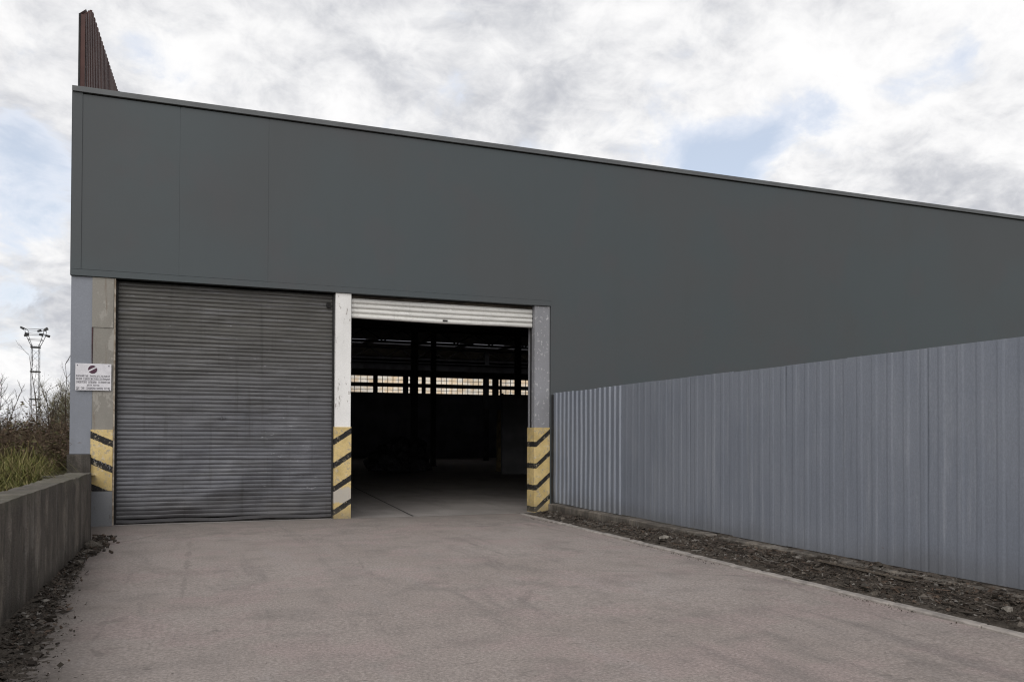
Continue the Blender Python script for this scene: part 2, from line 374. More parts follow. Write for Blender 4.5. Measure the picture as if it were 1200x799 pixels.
# earth bank behind the retaining wall
def bank(u, v):
    x = -1.72-60*u**2.2; y = -8+150*v**2
    return (x, y, .93+.10*nz(x,y,1,.5,4)+min(.1, .012*max(0,-x-2)))
st(MB().grid(40, 90, bank).build('bank', M['bank']))
def bank_z(x, y): return .93+.10*nz(x,y,1,.5,4)+min(.1, .012*max(0,-x-2))

# ------------------------------------------------------------------ the warehouse
W = thing('warehouse', 'long dark grey warehouse with two roller shutter doorways, one standing open', 'warehouse', (0,FY,0))
XR, YB = 31.8, 60.0
def part(mb, name, mat, parent=W): return mb.build(name, M[mat], parent)
f0, f1 = FY, FY+.10
T = 7.580
part(MB().box(-2.13,-.387,f0,f1,4.502,T,.004), 'cladding_panel', 'clad')
part(MB().box(-.383,1.167,f0,f1,4.502,T,.004), 'cladding_panel', 'clad')
part(MB().poly([(1.171,4.502),(6.972,4.502),(6.972,-.2),(XR,-.2),(XR,T),(1.171,T)], 1, f0, f1), 'cladding_panel', 'clad')
part(MB().box(-.41,-.36,f0+.003,f0+.05,4.51,7.55), 'seam_strip', 'clad')
part(MB().box(1.145,1.195,f0+.003,f0+.05,4.51,7.55), 'seam_strip', 'clad')
part(MB().box(-2.10,XR-.03,f1+.005,f1+.06,4.42,7.66).box(6.99,XR-.03,f1+.005,f1+.06,-.2,4.42), 'backing_sheet', 'dark')
part(MB().box(-2.14,XR+.02,f0-.045,f1+.30,7.60,7.695,.006), 'coping', 'coping')
part(MB().box(-2.137,-1.975,f0-.010,f0-.001,4.50,7.598,.003).box(-2.142,-2.132,f0-.010,f1+.2,4.39,7.598), 'corner_trim', 'clad')
part(MB().box(-2.13,6.972,f0-.008,f1+.03,4.388,4.498,.003), 'drip_flashing', 'clad')
part(MB().box(-2.13,6.60,f1+.04,f1+.35,4.395,4.42), 'soffit', 'dark')
# outer walls and roof
part(MB().box(-2.13,-2.03,f1+.07,YB,-.1,7.50), 'side_wall', 'clad')
part(MB().box(XR-.10,XR,f1+.07,YB,-.1,7.50), 'side_wall', 'clad')
rf = part(MB().box(-2.13,XR,f1+.07,49.0,7.40,7.52).box(-2.13,XR,51.2,YB+.3,7.40,7.52), 'roof', 'roof')
sk = MB()
x = -2.0
sks = []
while x < XR-1:
    sks.append((x, x+2.4)); x += 3.0
for a, b in sks: MB().box(b,b+.6,49.0,51.2,7.402,7.518).build('skylight_rib', M['roof'], rf)
for a, b in sks[2:9]: MB().box(a+.005,b-.005,49.01,51.19,7.44,7.45).build('skylight', M['skypane'], rf)
for a, b in sks[:2]+sks[9:]: ribs2 = MB().box(a,b,49.0,51.2,7.41,7.50).build('skylight_cover', M['roof'], rf)
# far wall with the two rows of windows
spans = [(-1.5,4.2),(4.6,9.6),(10.0,11.87),(12.15,14.1),(14.45,14.63),(15.2,15.53),(15.78,16.2),(16.6,20.4),(20.8,21.15),(21.6,21.78),(21.86,23.0),(23.46,27.3),(27.7,31.2)]
rows = [(4.83,5.27),(5.55,6.05)]
wl = MB().box(-2.03,XR-.1,YB,YB+.25,-.1,rows[0][0]).box(-2.03,XR-.1,YB,YB+.25,rows[0][1],rows[1][0]).box(-2.03,XR-.1,YB,YB+.25,rows[1][1],7.5)
px = -2.03
for a, b in spans+[(XR-.1,0)]:
    for z0, z1 in rows: wl.box(px, a, YB, YB+.25, z0, z1)
    px = b
far = part(wl, 'rear_wall', 'hall')
for a, b in spans:
    for z0, z1 in rows:
        fr = MB(); w = b-a; n = max(1, round(w/.42))
        for i in range(1, n): fr.box(a+w*i/n-.018, a+w*i/n+.018, YB+.08, YB+.13, z0, z1)
        fr.box(a, b, YB+.075, YB+.125, (z0+z1)/2-.014, (z0+z1)/2+.014)
        fr.box(a, a+.03, YB+.07, YB+.13, z0, z1).box(b-.03, b, YB+.07, YB+.13, z0, z1)
        fo = fr.build('window', M['dark'], W)
        MB().box(a, b, YB+.14, YB+.145, z0, z1).build('pane', M['pane'], fo)
# steel frame of the hall
def column(x, y, w=.30, m='steel', h=7.3):
    c = MB(); c.box(x-w/2,x+w/2,y-w*.5,y-w*.5+.03,0,h).box(x-w/2,x+w/2,y+w*.5-.03,y+w*.5,0,h).box(x-.02,x+.02,y-w*.5+.03,y+w*.5-.03,0,h)
    c.box(x-w*.8,x+w*.8,y-w*.8,y+w*.8,0,.03); return c.build('hall_column', M[m], W)
for x, y, w in ((8.95,36,.26),(11.74,43,.24),(17.85,52,.28),(16.62,43,.30),(1.2,36,.26),(1.2,52,.28),(24.6,52,.28),(5.6,52,.28),(24.6,36,.26)): column(x, y, w)
column(12.96+.05, 36, .22, 'ochre', 2.86)
def truss(y):
    t = MB(); t.box(-2.0,XR-.1,y-.06,y+.06,6.55,6.66).box(-2.0,XR-.1,y-.06,y+.06,7.22,7.34)
    x = -2.0; k = 0
    while x < XR-1.3:
        t.tube([(x,y,6.62 if k%2 else 7.25),(x+1.0,y,7.25 if k%2 else 6.62)], .04, n=4); x += 1.0; k += 1
    return t.build('roof_truss', M['steel'], W)
for y in (21, 27, 35, 43, 52): truss(y)
part(MB().box(-2.0,XR-.1,51.5,51.8,6.3,6.36).box(-2.0,XR-.1,51.63,51.67,5.9,6.3).box(-2.0,XR-.1,51.5,51.8,5.84,5.9), 'crane_beam', 'steel')
part(MB().box(12.1,18.5,33.0,33.12,0,3.42).box(12.05,12.1,32.97,33.15,0,3.46), 'partition_wall', 'part')
# doorway: columns, posts, lintels
lc = part(MB().box(-1.78,-1.444,f0+.035,f0+.42,-.1,4.385,.006), 'door_column', 'colconc')
MB().box(-1.795,-1.455,f0+.022,f0+.034,3.50,4.38,.002).build('cover_plate', M['colconc'], lc)
MB().box(-1.800,-1.448,f0+.020,f0+.034,.62,1.70,.002).build('hazard_band', M['hz_left'], lc)
MB().box(-1.79,-1.45,f0+.024,f0+.034,-.05,.612,.002).build('column_base', M['lowconc'], lc)
MB().box(-1.447,-1.422,f0+.030,f0+.10,-.02,4.38,.002).build('corner_angle', M['beige'], lc)
sc = MB()
for pts in ([(-1.72,1.22),(-1.745,1.17),(-1.72,1.12),(-1.69,1.13)], [(-1.66,1.12),(-1.645,1.16),(-1.62,1.12),(-1.60,1.08)], [(-1.585,1.10),(-1.56,1.12),(-1.545,1.06)], [(-1.53,1.02),(-1.505,1.07),(-1.49,1.0),(-1.475,1.03)]):
    sc.tube([(x,f0+.020,z) for x,z in pts], .005, n=4)
sc.build('chalk_scribble', M['postgrey'], lc)
st_ = MB(); pts = [(-1.80,3.50),(-1.775,3.51),(-1.782,3.2),(-1.786,2.95),(-1.79,2.75),(-1.797,2.9),(-1.80,3.2)]
st_.poly(pts, 1, f0+.028, f0+.034); st_.build('rust_streak', M['stain'], lc)
pp = part(MB().box(-2.13,-1.783,f0+.040,f0+.42,1.27,4.385,.006), 'painted_panel', 'bluegrey')
part(MB().box(-2.16,-1.79,f0-.05,f0+.42,.5,1.268,.02), 'plinth_block', 'plinth')
mp = part(MB().box(2.44,2.742,f0+.03,f0+.40,-.1,4.385,.008), 'door_post', 'white')
MB().box(2.425,2.755,f0+.012,f0+.41,-.02,1.78,.006).build('hazard_band', M['hz_mid'], mp)
rp = part(MB().box(6.615,6.965,f0+.03,f0+.40,-.1,4.385,.008), 'door_post', 'postgrey')
MB().box(6.603,6.962,f0+.008,f0+.41,.0,1.80,.002).build('hazard_band', M['hz_right'], rp)
part(MB().box(-1.42,2.43,f0+.40,f0+.75,4.2,4.385), 'lintel', 'dark')
part(MB().box(2.746,6.61,f0+.19,f0+.30,4.29,4.385), 'lintel', 'lintel')
def slats(x0, x1, z0, z1, n, yc, amp, warp, sag=0.0, nx=90, irr=0):
    ra = [random.uniform(.55,1.25) if irr else 1 for _ in range(n+2)]; rz = [random.gauss(0,.006)*irr for _ in range(n+2)]
    prof = [(0,0),(.08,-.7),(.30,-1.0),(.62,-.92),(.88,-.45),(.96,.15)]
    zs = []; h = (z1-z0)/n
    for k in range(n):
        for a, b in prof: zs.append((z0+(k+a)*h, b*amp*ra[k]))
    zs.append((z1,0)); mb = MB(); m = len(zs)-1
    def fn(u, v):
        z, dy = zs[round(v*m)]; x = x0+(x1-x0)*u
        e = 1-(z-z0)/(z1-z0)
        w = warp*(nz(x,z*1.6,2,.9,3)*(.35+1.3*e**2))*min(1,8*u,8*(1-u))
        k = math.floor((z-z0)/h+1e-4)
        zz = z + rz[k+1]*(.3+.7*e) + (.006+.006*irr*e)*nz(x*.8, k*3.1, 5, 1.0, 2)
        w += irr*(.006+.012*e)*nz(x*.7, k*5.3, 8, 1.0, 2)*min(1,8*u,8*(1-u))
        zz +=  0 - sag*math.sin(PI*u)*e
        return (x, yc+dy+w, zz)
    mb.grid(nx, m, fn); return mb
sh = slats(-1.415,2.418,.10,4.36,57,f0+.20,.012,.045,irr=1).build('roller_shutter', M['shutter'], W)
def bar(u, v):
    x = -1.40+3.80*u; y = f0+.20+.03*nz(x,0,2,.9,3)*1.6
    return (x, y-.035+.05*(v>.5), .02+.025*nz(x*.9,4,1,1,2)+.0*v)
bb = MB(); N = 50
for i in range(N):
    x0, x1 = -1.405+3.81*i/N, -1.405+3.81*(i+1)/N
    z0 = .035+.022*nz(x0*1.1,4.3,1,1,2); z1 = .035+.022*nz(x1*1.1,4.3,1,1,2)
    bb.add([(x0,f0+.165,z0),(x1,f0+.165,z1),(x1,f0+.215,z1),(x0,f0+.215,z0),(x0,f0+.165,z0+.055),(x1,f0+.165,z1+.055),(x1,f0+.215,z1+.055),(x0,f0+.215,z0+.055)],[(0,1,5,4),(4,5,6,7),(0,3,2,1),(2,3,7,6)])
bb.build('bottom_bar', M['shutter'], sh)
MB().box(-1.405,2.405,f0+.18,f0+.20,.004,.036).build('rubber_seal', M['black'], sh)
for a, b in ((-1.421,-1.395),(2.398,2.424)): MB().box(a,b,f0+.135,f0+.26,.0,4.36,.003).build('guide_rail', M['dark'], sh)
MB().box(2.28,2.37,f0+.14,f0+.17,4.10,4.20,.006).build('maker_plate', M['black'], sh)
MB().box(.30,.44,f0+.165,f0+.18,1.92,1.95,.004).box(.36,.38,f0+.15,f0+.165,1.905,1.965,.004).build('latch', M['shutter'], sh)
s2 = slats(2.76,6.60,3.93,4.315,4,f0+.16,.034,.012,.018).build('roller_shutter', M['bright'], W)
MB().box(4.62,4.72,f0+.105,f0+.125,3.955,3.985,.004).build('latch', M['black'], s2)
for a, b in ((2.745,2.775),(6.606,6.615)): MB().box(a,b,f0+.19,f0+.26,.0,4.30,.003).build('guide_rail', M['dark'], s2)
MB().tube([(2.78,f0+.62,4.6),(6.58,f0+.62,4.6)], .24, n=20).build('shutter_roll', M['steel'], s2)
# brown corrugated wall standing above the roof along the left edge
br = MB(); ys = []; y = 16.55; d = 0
PER = .26
while y < 22.9:
    for a, b in ((0,0),(.30,0),(.42,1),(.78,1),(.90,0)): ys.append((y+a*PER, b*.05))
    y += PER
def topz(y): return 9.17+(y-16.5)*.57 if y < 17.45 else 9.71+(y-17.45)*.095
vs = []; fs = []
for y, dx in ys: vs += [(-1.99-dx,y,7.45),(-1.99-dx,y,topz(y))]
for i in range(len(ys)-1): fs.append((2*i,2*i+2,2*i+3,2*i+1))
br.add(vs, fs)
vs = [(-2.10,y,z) for y,dx in ys for z in (7.45,topz(y))]; br.add(vs, fs)
bw = br.build('corrugated_parapet', M['brown'], W)
MB().box(-2.072,-2.0,16.50,16.545,7.45,9.165).build('end_strip', M['brown'], bw)
tr = MB().box(-2.105,-2.075,16.49,16.545,7.45,9.17,.003)
tr.tube([(-2.05,17.62,9.68),(-2.05,22.95,10.22)], .055, n=4, smooth=False)
tr.box(-2.10,-1.98,22.9,23.0,7.45,10.3)
tr.build('edge_trim', M['dark'], bw)

# ------------------------------------------------------------------ sign on the left column
SG = thing('notice_sign', 'white notice plate with dark round emblem and rows of small lettering, screwed to the column', 'sign', (-1.77,f0+.02,2.62))
sx0, sx1, sz0, sz1, sy = -2.045, -1.478, 2.385, 2.855, f0-.004
MB().box(sx0,sx1,sy,sy+.020,sz0,sz1,.003).build('plate', M['plate'], SG)
em = MB(); cx, cz, r = -1.775, 2.752, .072
def arc(a0, a1, n=18): return [(cx+r*math.cos(math.radians(a0+(a1-a0)*i/n)), cz+r*math.sin(math.radians(a0+(a1-a0)*i/n))) for i in range(n+1)]
em.poly(arc(48,192), 1, sy-.004, sy-.0005); em.poly(arc(215,385), 1, sy-.004, sy-.0005)
em.build('emblem', M['emblem'], SG)
lt = MB()
def glyph(x, z, w, h):
    k = random.randint(0,5); t = w*.2
    def hb(zz): lt.box(x,x+w*.8,sy-.003,sy-.0005,zz,zz+t*1.1)
    def vb(xx, hh=h): lt.box(xx,xx+t,sy-.003,sy-.0005,z,z+hh)
    if k == 0: vb(x); vb(x+w*.6); hb(z+h*.45)
    elif k == 1: vb(x); hb(z+h-t); hb(z)
    elif k == 2: vb(x); vb(x+w*.6); hb(z+h-t)
    elif k == 3: vb(x); hb(z+h-t); hb(z+h*.45); hb(z)
    elif k == 4: vb(x+w*.3); hb(z+h-t)
    else: vb(x); vb(x+w*.6); hb(z)
for words, z, h, ww in (([9,15],2.622,.030,.54),([4,18],2.568,.036,.54),([8,6,9],2.512,.036,.54),([4,5],2.462,.028,.20),([3,3,14,5],2.405,.036,.54)):
    tot = sum(words)+len(words)-1; cw = ww/tot; x = (sx0+sx1)/2-ww/2
    for wd in words:
        for _ in range(wd): glyph(x, z, cw*.85, h); x += cw
        x += cw
        lt.build('lettering', M['ink'], SG); lt = MB()
for x, z in ((sx0+.03,sz1-.035),(sx1-.04,sz1-.035),(sx0+.03,sz0+.02),(sx1-.03,sz0+.02)):
    MB().tube([(x,sy-.006,z),(x,sy+.001,z)], .009, n=8).build('screw', M['ink'], SG)

# ------------------------------------------------------------------ retaining wall on the left
rw = MB(); x0, x1, y0, y1 = -1.80, -1.50, -8, 13.56
def face(u, v):
    y = y0+(y1-y0)*u; z = -.15+1.20*v
    return (x1-.05*(v>.95)*max(0,nz(y,6,2,3.1,5)-.12)+.006*nz(y,z,4,1.1,4)+.006*nz(y,z,9,7,3)-.018*(abs((y-13.56)%2.4)<.05), y, z+((.006*nz(y,3,2,2.3,5)-.05*max(0,nz(y,6,2,3.1,5)-.12) if v>.95 else 0)))
rw.grid(700, 14, face)
rw.grid(700, 3, lambda u,v: (-.05*(v<.1)*max(0,nz(y0+(y1-y0)*u,6,2,3.1,5)-.12)+x1+(x0-x1)*v+(.006*nz(y0+(y1-y0)*u,1.05,4,1.1,4)+.006*nz(y0+(y1-y0)*u,1.05,9,7,3)-.018*(abs((y0+(y1-y0)*u-13.56)%2.4)<.05))*(v<.1), y0+(y1-y0)*u, 1.05+.006*nz(y0+(y1-y0)*u,3,2,2.3,5)-.05*(v<.1)*max(0,nz(y0+(y1-y0)*u,6,2,3.1,5)-.12)+.02*nz(v*3,u*60,2,1,3)*(v>.1)))
rw.box(x0+.01,x1-.03,y0+.02,y1-.02,-.15,1.0)
rw.add([(x0,y1,-.15),(x1+.005,y1,-.15),(x1+.005,y1,1.05),(x0,y1,1.05)],[(0,1,2,3)])
rw.box(-2.75,x0-.002,y1-.28,y1-.005,-.15,1.01)
tag(rw.build('retaining_wall', M['wall']), 'low dark streaked concrete retaining wall holding up the grassy bank', 'wall')

# ------------------------------------------------------------------ metal fence on the right
FN = thing('sheet_metal_fence', 'tall blue grey corrugated metal fence running out from the grey warehouse', 'fence', (7,8,0))
y = 15.98; k = 0; FX = 7.0
while y > -6.5:
    per = .20 if y > 13.8 else .22
    wd = per*5
    dz = random.uniform(-.007,.007); dx = random.uniform(-.001,.001) + (.003 if k%2 else 0); lean = random.uniform(-.004,.004)
    vs = []; fs = []; n = 0
    for r in range(int(wd/per)):
        for a, b in ((0,0),(.48,0),(.60,1),(.80,1),(.92,0)):
            yy = y-(r+a)*per-(0 if r+a else -.03)
            for q in range(7):
                z = .225+dz+(2.30)*q/6
                vs.append((FX-b*(.028 if per < .21 else .0042)+dx+lean*(z-.2)/2.3+.006*nz(yy,z,k,1.2,2), yy, z)); 
            n += 1
    for q in range(7):
        z = .225+dz+2.30*q/6; vs.append((FX+dx+lean*(z-.2)/2.3, y-wd, z))
    n += 1
    for i in range(n-1):
        for q in range(6): fs.append((i*7+q,(i+1)*7+q,(i+1)*7+q+1,i*7+q+1))
    o = MB().add(vs, fs).build('corrugated_sheet', M['fence'], FN)
    y -= wd-.002; k += 1
def foot(u, v):
    yy = -6.5+22.4*u; px, pz = [(6.85,-.1),(6.845,.19),(6.87,.205),(7.10,.205)][round(v*3)]
    return (px+.008*nz(yy,pz,1,2,3), yy, pz+.010*nz(yy,2,1,1.5,3))
MB().grid(200, 3, foot, False).build('footing', M['wall'], FN)
MB().box(6.985,7.03,15.985,16.08,.0,2.50,.004).build('fence_post', M['dark'], FN)
for yy in (13.2,10.2,7.2,4.2,1.2,-1.8,-4.8): MB().box(7.03,7.09,yy-.03,yy+.03,-.1,2.45).build('fence_post', M['dark'], FN)
MB().box(7.025,7.06,-6.4,15.9,.6,.64).build('rail', M['dark'], FN); MB().box(7.025,7.06,-6.4,15.9,2.0,2.04).build('rail', M['dark'], FN)

# ------------------------------------------------------------------ loose stuff on the ground
def chip(mb, x, y, z, s, flat=.5):
    ax = [random.uniform(.5,1.3)*s for _ in range(3)]; ax[2] *= flat
    rot = Matrix.Rotation(random.uniform(0,2*PI),3,'Z') @ Matrix.Rotation(random.gauss(0,.5),3,'X')
    base = [(-1,-1,-1),(1,-1,-1),(1,1,-1),(-1,1,-1),(-1,-1,1),(1,-1,1),(1,1,1),(-1,1,1)]
    vs = [Vector((x,y,z)) + rot @ Vector([c*a*.5*random.uniform(.55,1.1) for c,a in zip(p,ax)]) for p in base]
    mb.add(vs, [(0,3,2,1),(4,5,6,7),(0,1,5,4),(1,2,6,5),(2,3,7,6),(3,0,4,7)])
def leafbit(mb, x, y, z, s):
    d = random.uniform(0,2*PI); t = random.gauss(0,.5)
    a = Vector((math.cos(d),math.sin(d),t*.5))*s; b = Vector((-math.sin(d),math.cos(d),random.gauss(0,.5)))*s*random.uniform(.25,.6)
    c = Vector((x,y,z)); mb.add([c-a, c-b+Vector((0,0,s*.2)), c+a, c+b], [(0,1,2,3)])
rb = MB()
for _ in range(20000):
    y = 15.9-random.random()**.75*14.5; x = 6.33+random.betavariate(1.6,1.3)*.62
    s = min(.085, random.lognormvariate(-4.45,.65)); z = soil_z(x,y)
    if random.random() < .55: chip(rb, x, y, z+.004, s, .55)
    else: leafbit(rb, x, y, z+.012, s*1.1)
for _ in range(500):     # splinters
    y = random.uniform(3.5,14); x = random.uniform(6.36,6.85); d = random.gauss(PI/2,.7); L = random.uniform(.05,.2); z = soil_z(x,y)+.015
    rb.tube([(x,y,z),(x+math.cos(d)*L,y+math.sin(d)*L,z+random.uniform(-.01,.03))], random.uniform(.003,.009), n=4, smooth=False)
for _ in range(700):     # crumbs along the kerb
    y = 15.5-random.random()*12; 
    if nz(y,8,1,.9,3) < .05: continue
    x = 6.18-abs(random.gauss(0,.07)); chip(rb, x, y, .004, random.uniform(.004,.013), .6)
tag(rb.build('rubble', M['rubble']), 'dark litter of broken bits, leaves and splinters along the fence foot', 'rubble', kind='stuff')
def soil2(u, v):
    y = -7+20.6*v; wd = max(.14, .66-.07*(y-5))*(1+.25*nz(y,3,1,1.2,3)); x = -1.53+wd*u
    return (x, y, (.05*(1-u)**1.5+.02*nz(x,y,5,4,4))*(1-u)+.004+.016*nz(x,y,9,14,3)-.022*u**2-.03*(u>.97))
st(MB().grid(36, 1300, soil2).build('soil_strip', M['soil']))
lb = MB()
for _ in range(17000):
    y = 3.5+10*random.random()**1.2; x = -1.49+abs(random.gauss(0,max(.06,.27-.034*(y-5)))); s = min(.05, random.lognormvariate(-4.75,.65))
    if random.random() < .5: chip(lb, x, y, .008+.05*max(0,-1.2-x), s, .6)
    else: leafbit(lb, x, y, .014+.08*max(0,-1.2-x), s*1.15)
for _ in range(260):
    y = random.uniform(12.2,14.2); x = -1.5+abs(random.gauss(0,.14)); chip(lb, x, y, random.uniform(0,.05), random.uniform(.02,.08), .7)
tag(lb.build('leaf_litter', M['rubble']), 'dark leaf litter and grit gathered along the foot of the concrete wall', 'litter', kind='stuff')
gv = MB()
for _ in range(650):
    y = 2.5+random.random()**1.6*13; x = random.uniform(-1.2,6.1); chip(gv, x, y, .004, random.uniform(.004,.011), .7)
tag(gv.build('gravel', M['kerb']), 'scattered pale grit on the worn pavement', 'gravel', kind='stuff')
def stone(x, y, z, s, label, group=None, mat='stone', flat=.6):
    bm = bmesh.new(); bmesh.ops.create_icosphere(bm, subdivisions=2, radius=1)
    sd = random.uniform(0,50); an = random.uniform(0,6)
    for v in bm.verts:
        c = v.co.copy(); k = 1+.45*nz(c.x+sd,c.y,c.z,1.3,3); c *= k
        v.co = Vector((c.x*s*1.25, c.y*s*.85, c.z*s*flat))
    bmesh.ops.rotate(bm, verts=bm.verts[:], cent=(0,0,0), matrix=Matrix.Rotation(an,3,'Z'))
    o = MB().bm(bm).build('stone', M[mat]); o.location = (x,y,z+s*flat*.45)
    return tag(o, label, 'stone', group)
G1 = 'stones along the foot of the concrete wall'
stone(-1.37,8.9,0,.05,'palest and largest stone lying at the foot of the concrete wall', G1)
stone(-1.40,8.2,0,.042,'flat light stone at the near end of the dark litter by the wall', G1)
stone(-1.42,12.9,.02,.12,'big dark stone heaped at the far end of the concrete wall', G1, 'wall')
stone(-1.38,12.3,0,.09,'dark lump just in front of the heap at the wall end', G1, 'wall')
stone(-1.40,11.5,0,.07,'lone dark stone against the middle of the concrete wall', G1, 'wall')
G2 = 'stones in the litter below the fence'
stone(6.55,10.8,soil_z(6.55,10.8),.06,'rounded brown stone in the litter below the ribbed end of the fence', G2)
stone(6.70,8.8,soil_z(6.7,8.8),.035,'small pale stone close under the fence sheets', G2)
stone(6.60,5.2,soil_z(6.6,5.2),.05,'large light stone nearest the broken kerb', G2)
def board(x, y, L, w, ang, label):
    z = soil_z(x,y)+.03
    o = MB().box(-L/2,L/2,-w/2,w/2,-.010,.010,.003).build('board', M['wood']); o.location = (x,y,z); o.rotation_euler = (random.uniform(-.15,.15), random.uniform(-.03,.03), ang)
    return tag(o, label, 'board')
board(6.72,7.0,1.3,.05,PI/2+.04,'weathered dark board lying along the fence foot')

# heap inside the hall
hp = MB(); bm = bmesh.new(); bmesh.ops.create_icosphere(bm, subdivisions=4, radius=1)
for v in bm.verts:
    c = v.co.copy(); k = 1+.30*nz(c.x,c.y,c.z,1.6,3)+.12*nz(c.x,c.y,c.z,6,3)+.08*nz(c.x,c.y,c.z,16,3); v.co = Vector((c.x*1.5*k, c.y*.8*k, max(0,c.z+.15)*1.25*k))
hp.bm(bm)
hpo = hp.build('film_heap', M['film']); hpo.location = (8.9,38,.0)
tag(hpo, 'dim heap of shiny crumpled film deep inside the dark hall', 'heap')

# ------------------------------------------------------------------ plants on the bank
gr = MB()
def blade(mb, x, y, z, L, w, d, lean):
    dx, dy = math.cos(d), math.sin(d); sx, sy = -dy*w/2, dx*w/2; vs = []
    for i, (f, h) in enumerate(((0,0),(.30,.55),(.70,.85),(1.0,.80))):
        k = 1-.8*(i/3); o = L*f*lean; zz = z+L*h*(1.05-.55*lean)
        if i == 3: zz -= L*.25*lean
        vs += [(x+dx*o-sx*k,y+dy*o-sy*k,zz),(x+dx*o+sx*k,y+dy*o+sy*k,zz)]
    mb.add(vs, [(0,1,3,2),(2,3,5,4),(4,5,7,6)])
for _ in range(30000):
    y = 5+random.random()**1.2*17; x = (-1.76 if y < 10 else -1.76-.10*(y-10))-random.random()**1.3*(1.2+.16*y)
    if y > 14.5 and x > -2.5: continue
    c = nz(x,y,0,.8,3)
    if c < -.25 and random.random() < .7: continue
    L = random.uniform(.18,.60)*(1+.7*c)*(1.0 if y > 11 else .75)*min(1,.35+(-1.7-x)*1.2)
    blade(gr, x, y, bank_z(x,y)-.02, L, random.uniform(.006,.018), random.uniform(0,2*PI), random.uniform(.35,1.35))
tag(gr.build('grass', M['grass'], fix=False), 'tangled yellow green grass on the bank behind the concrete wall', 'grass', kind='stuff')
bmz = MB(); lf = MB()
def cane(mb, x, y, z, L, up, r=.006, n=6, droop=.5, d=None):
    d = random.uniform(0,2*PI) if d is None else d; pts = []
    p = Vector((x,y,z)); v = Vector((math.cos(d)*(1-up), math.sin(d)*(1-up), up)).normalized()
    for i in range(n+1):
        pts.append(p.copy()); p = p+v*L/n; v = (v+Vector((random.gauss(0,.13),random.gauss(0,.13),-droop/n+random.gauss(0,.08)))).normalized()
    mb.tube(pts, r, r*.35, n=3, cap=False); return pts
for _ in range(4200):
    y = 16.5+random.random()**1.1*17; x = -2.3-random.random()*(.9+.20*y)
    h = .58+.30*nz(x,y,2,.35,2)+.014*(y-16)
    pts = cane(bmz, x, y, bank_z(x,y)-.03, h*random.uniform(.7,1.7), random.uniform(.55,.95), random.uniform(.003,.008), 6, random.uniform(.4,1.5))
    for q in pts[1:]:
        if random.random() < .35: cane(bmz, *q, random.uniform(.15,.5), random.uniform(.3,.9), .003, 3, .3)
        for _ in range(random.randint(1,4)): leafbit(lf, q.x+random.gauss(0,.08), q.y+random.gauss(0,.08), q.z+random.gauss(0,.07), random.uniform(.02,.05))
bo = bmz.build('bramble_thicket', M['cane'], fix=False)
tag(bo, 'dense brown bramble thicket on the bank beside the warehouse corner', 'brambles', kind='stuff')
lf.build('withered_leaves', M['leaf'], bo, fix=False)
def grow(mb, p, v, L, r, depth, spread=.55, upb=.25):
    n = 5; pts = [p.copy()]; kids = []
    for i in range(n):
        v = (v+Vector((random.gauss(0,.10),random.gauss(0,.10),upb*.12+random.gauss(0,.05)))).normalized(); p = p+v*L/n; pts.append(p.copy())
        if depth > 0 and i > 0:
            for _ in range(random.choice((1,1,2))):
                a = v.orthogonal().normalized(); a.rotate(Matrix.Rotation(random.uniform(0,2*PI),3,v))
                kids.append((p.copy(), (v+a*random.uniform(.5,1.1)*spread*1.4+Vector((0,0,upb*.3))).normalized(), L*random.uniform(.28,.55)*(1-.08*i)))
    mb.tube(pts, r, r*.35, n=4 if depth > 1 else 3, cap=False)
    for q, w, l in kids: grow(mb, q, w, l, r*.5, depth-1, spread, upb)
GS = 'bare saplings on the bank'
def sapling(x, y, h, label, r=.03, lean=(0,0), depth=2, spread=.55, mat='twig', group=GS, name='bare_sapling', cat='sapling', stems=1):
    z = bank_z(x,y)-.05; t = thing(name, label, cat, (x,y,z), group)
    a = MB(); b = MB()
    for s in range(stems):
        ox = Vector((random.gauss(0,.08),random.gauss(0,.08),0)) if stems > 1 else Vector((0,0,0))
        p = Vector((x,y,z))+ox; v = Vector((lean[0]+random.gauss(0,.12 if stems>1 else .03),lean[1]+random.gauss(0,.1),1)).normalized(); pts = [p.copy()]; n = 7; H = h*random.uniform(.7,1) if stems > 1 else h
        for i in range(n):
            v = (v+Vector((random.gauss(0,.07)-lean[0]*.04,random.gauss(0,.07),0))).normalized(); p = p+v*H/n; pts.append(p.copy())
            if i > 0:
                for _ in range(random.choice((1,2,2))):
                    q = v.orthogonal().normalized(); q.rotate(Matrix.Rotation(random.uniform(0,2*PI),3,v))
                    grow(b, p.copy(), (v*.9+q*random.uniform(.5,1.1)).normalized(), H*random.uniform(.18,.36)*(1-.07*i), r*.34, depth-1, spread)
        a.tube(pts, r, r*.22, n=6)
    a.build('trunk', M[mat], t); b.build('crown', M[mat], t, fix=False); return t
sapling(-4.5,24,2.35,'dark sapling with arching branches in front of the lattice mast', .035, (-.45,0))
sapling(-4.9,23,1.9,'sapling at the far left edge leaning away from the mast', .03, (.25,0))
sapling(-3.45,25,2.6,'tall slender sapling standing closest to the warehouse corner', .022, (.05,0), 2, .4)
sapling(-3.75,24,1.9,'bushy many stemmed sapling between the mast and the corner', .02, (0,0), 2, .6, stems=5)
sapling(-4.15,25.5,2.9,'thin upright sapling just right of the lattice mast', .02, (.05,0), 2, .35)
sapling(-5.6,27,2.2,'low spreading sapling left of the lattice mast', .024, (.1,0), 2, .6, stems=3)
sapling(-3.2,22,1.6,'short twiggy sapling growing against the corner plinth', .018, (-.1,0), 2, .6, stems=4)
sapling(-4.3,22,1.5,'short twiggy sapling amid brambles below the mast', .018, (.1,0), 2, .6, stems=4)
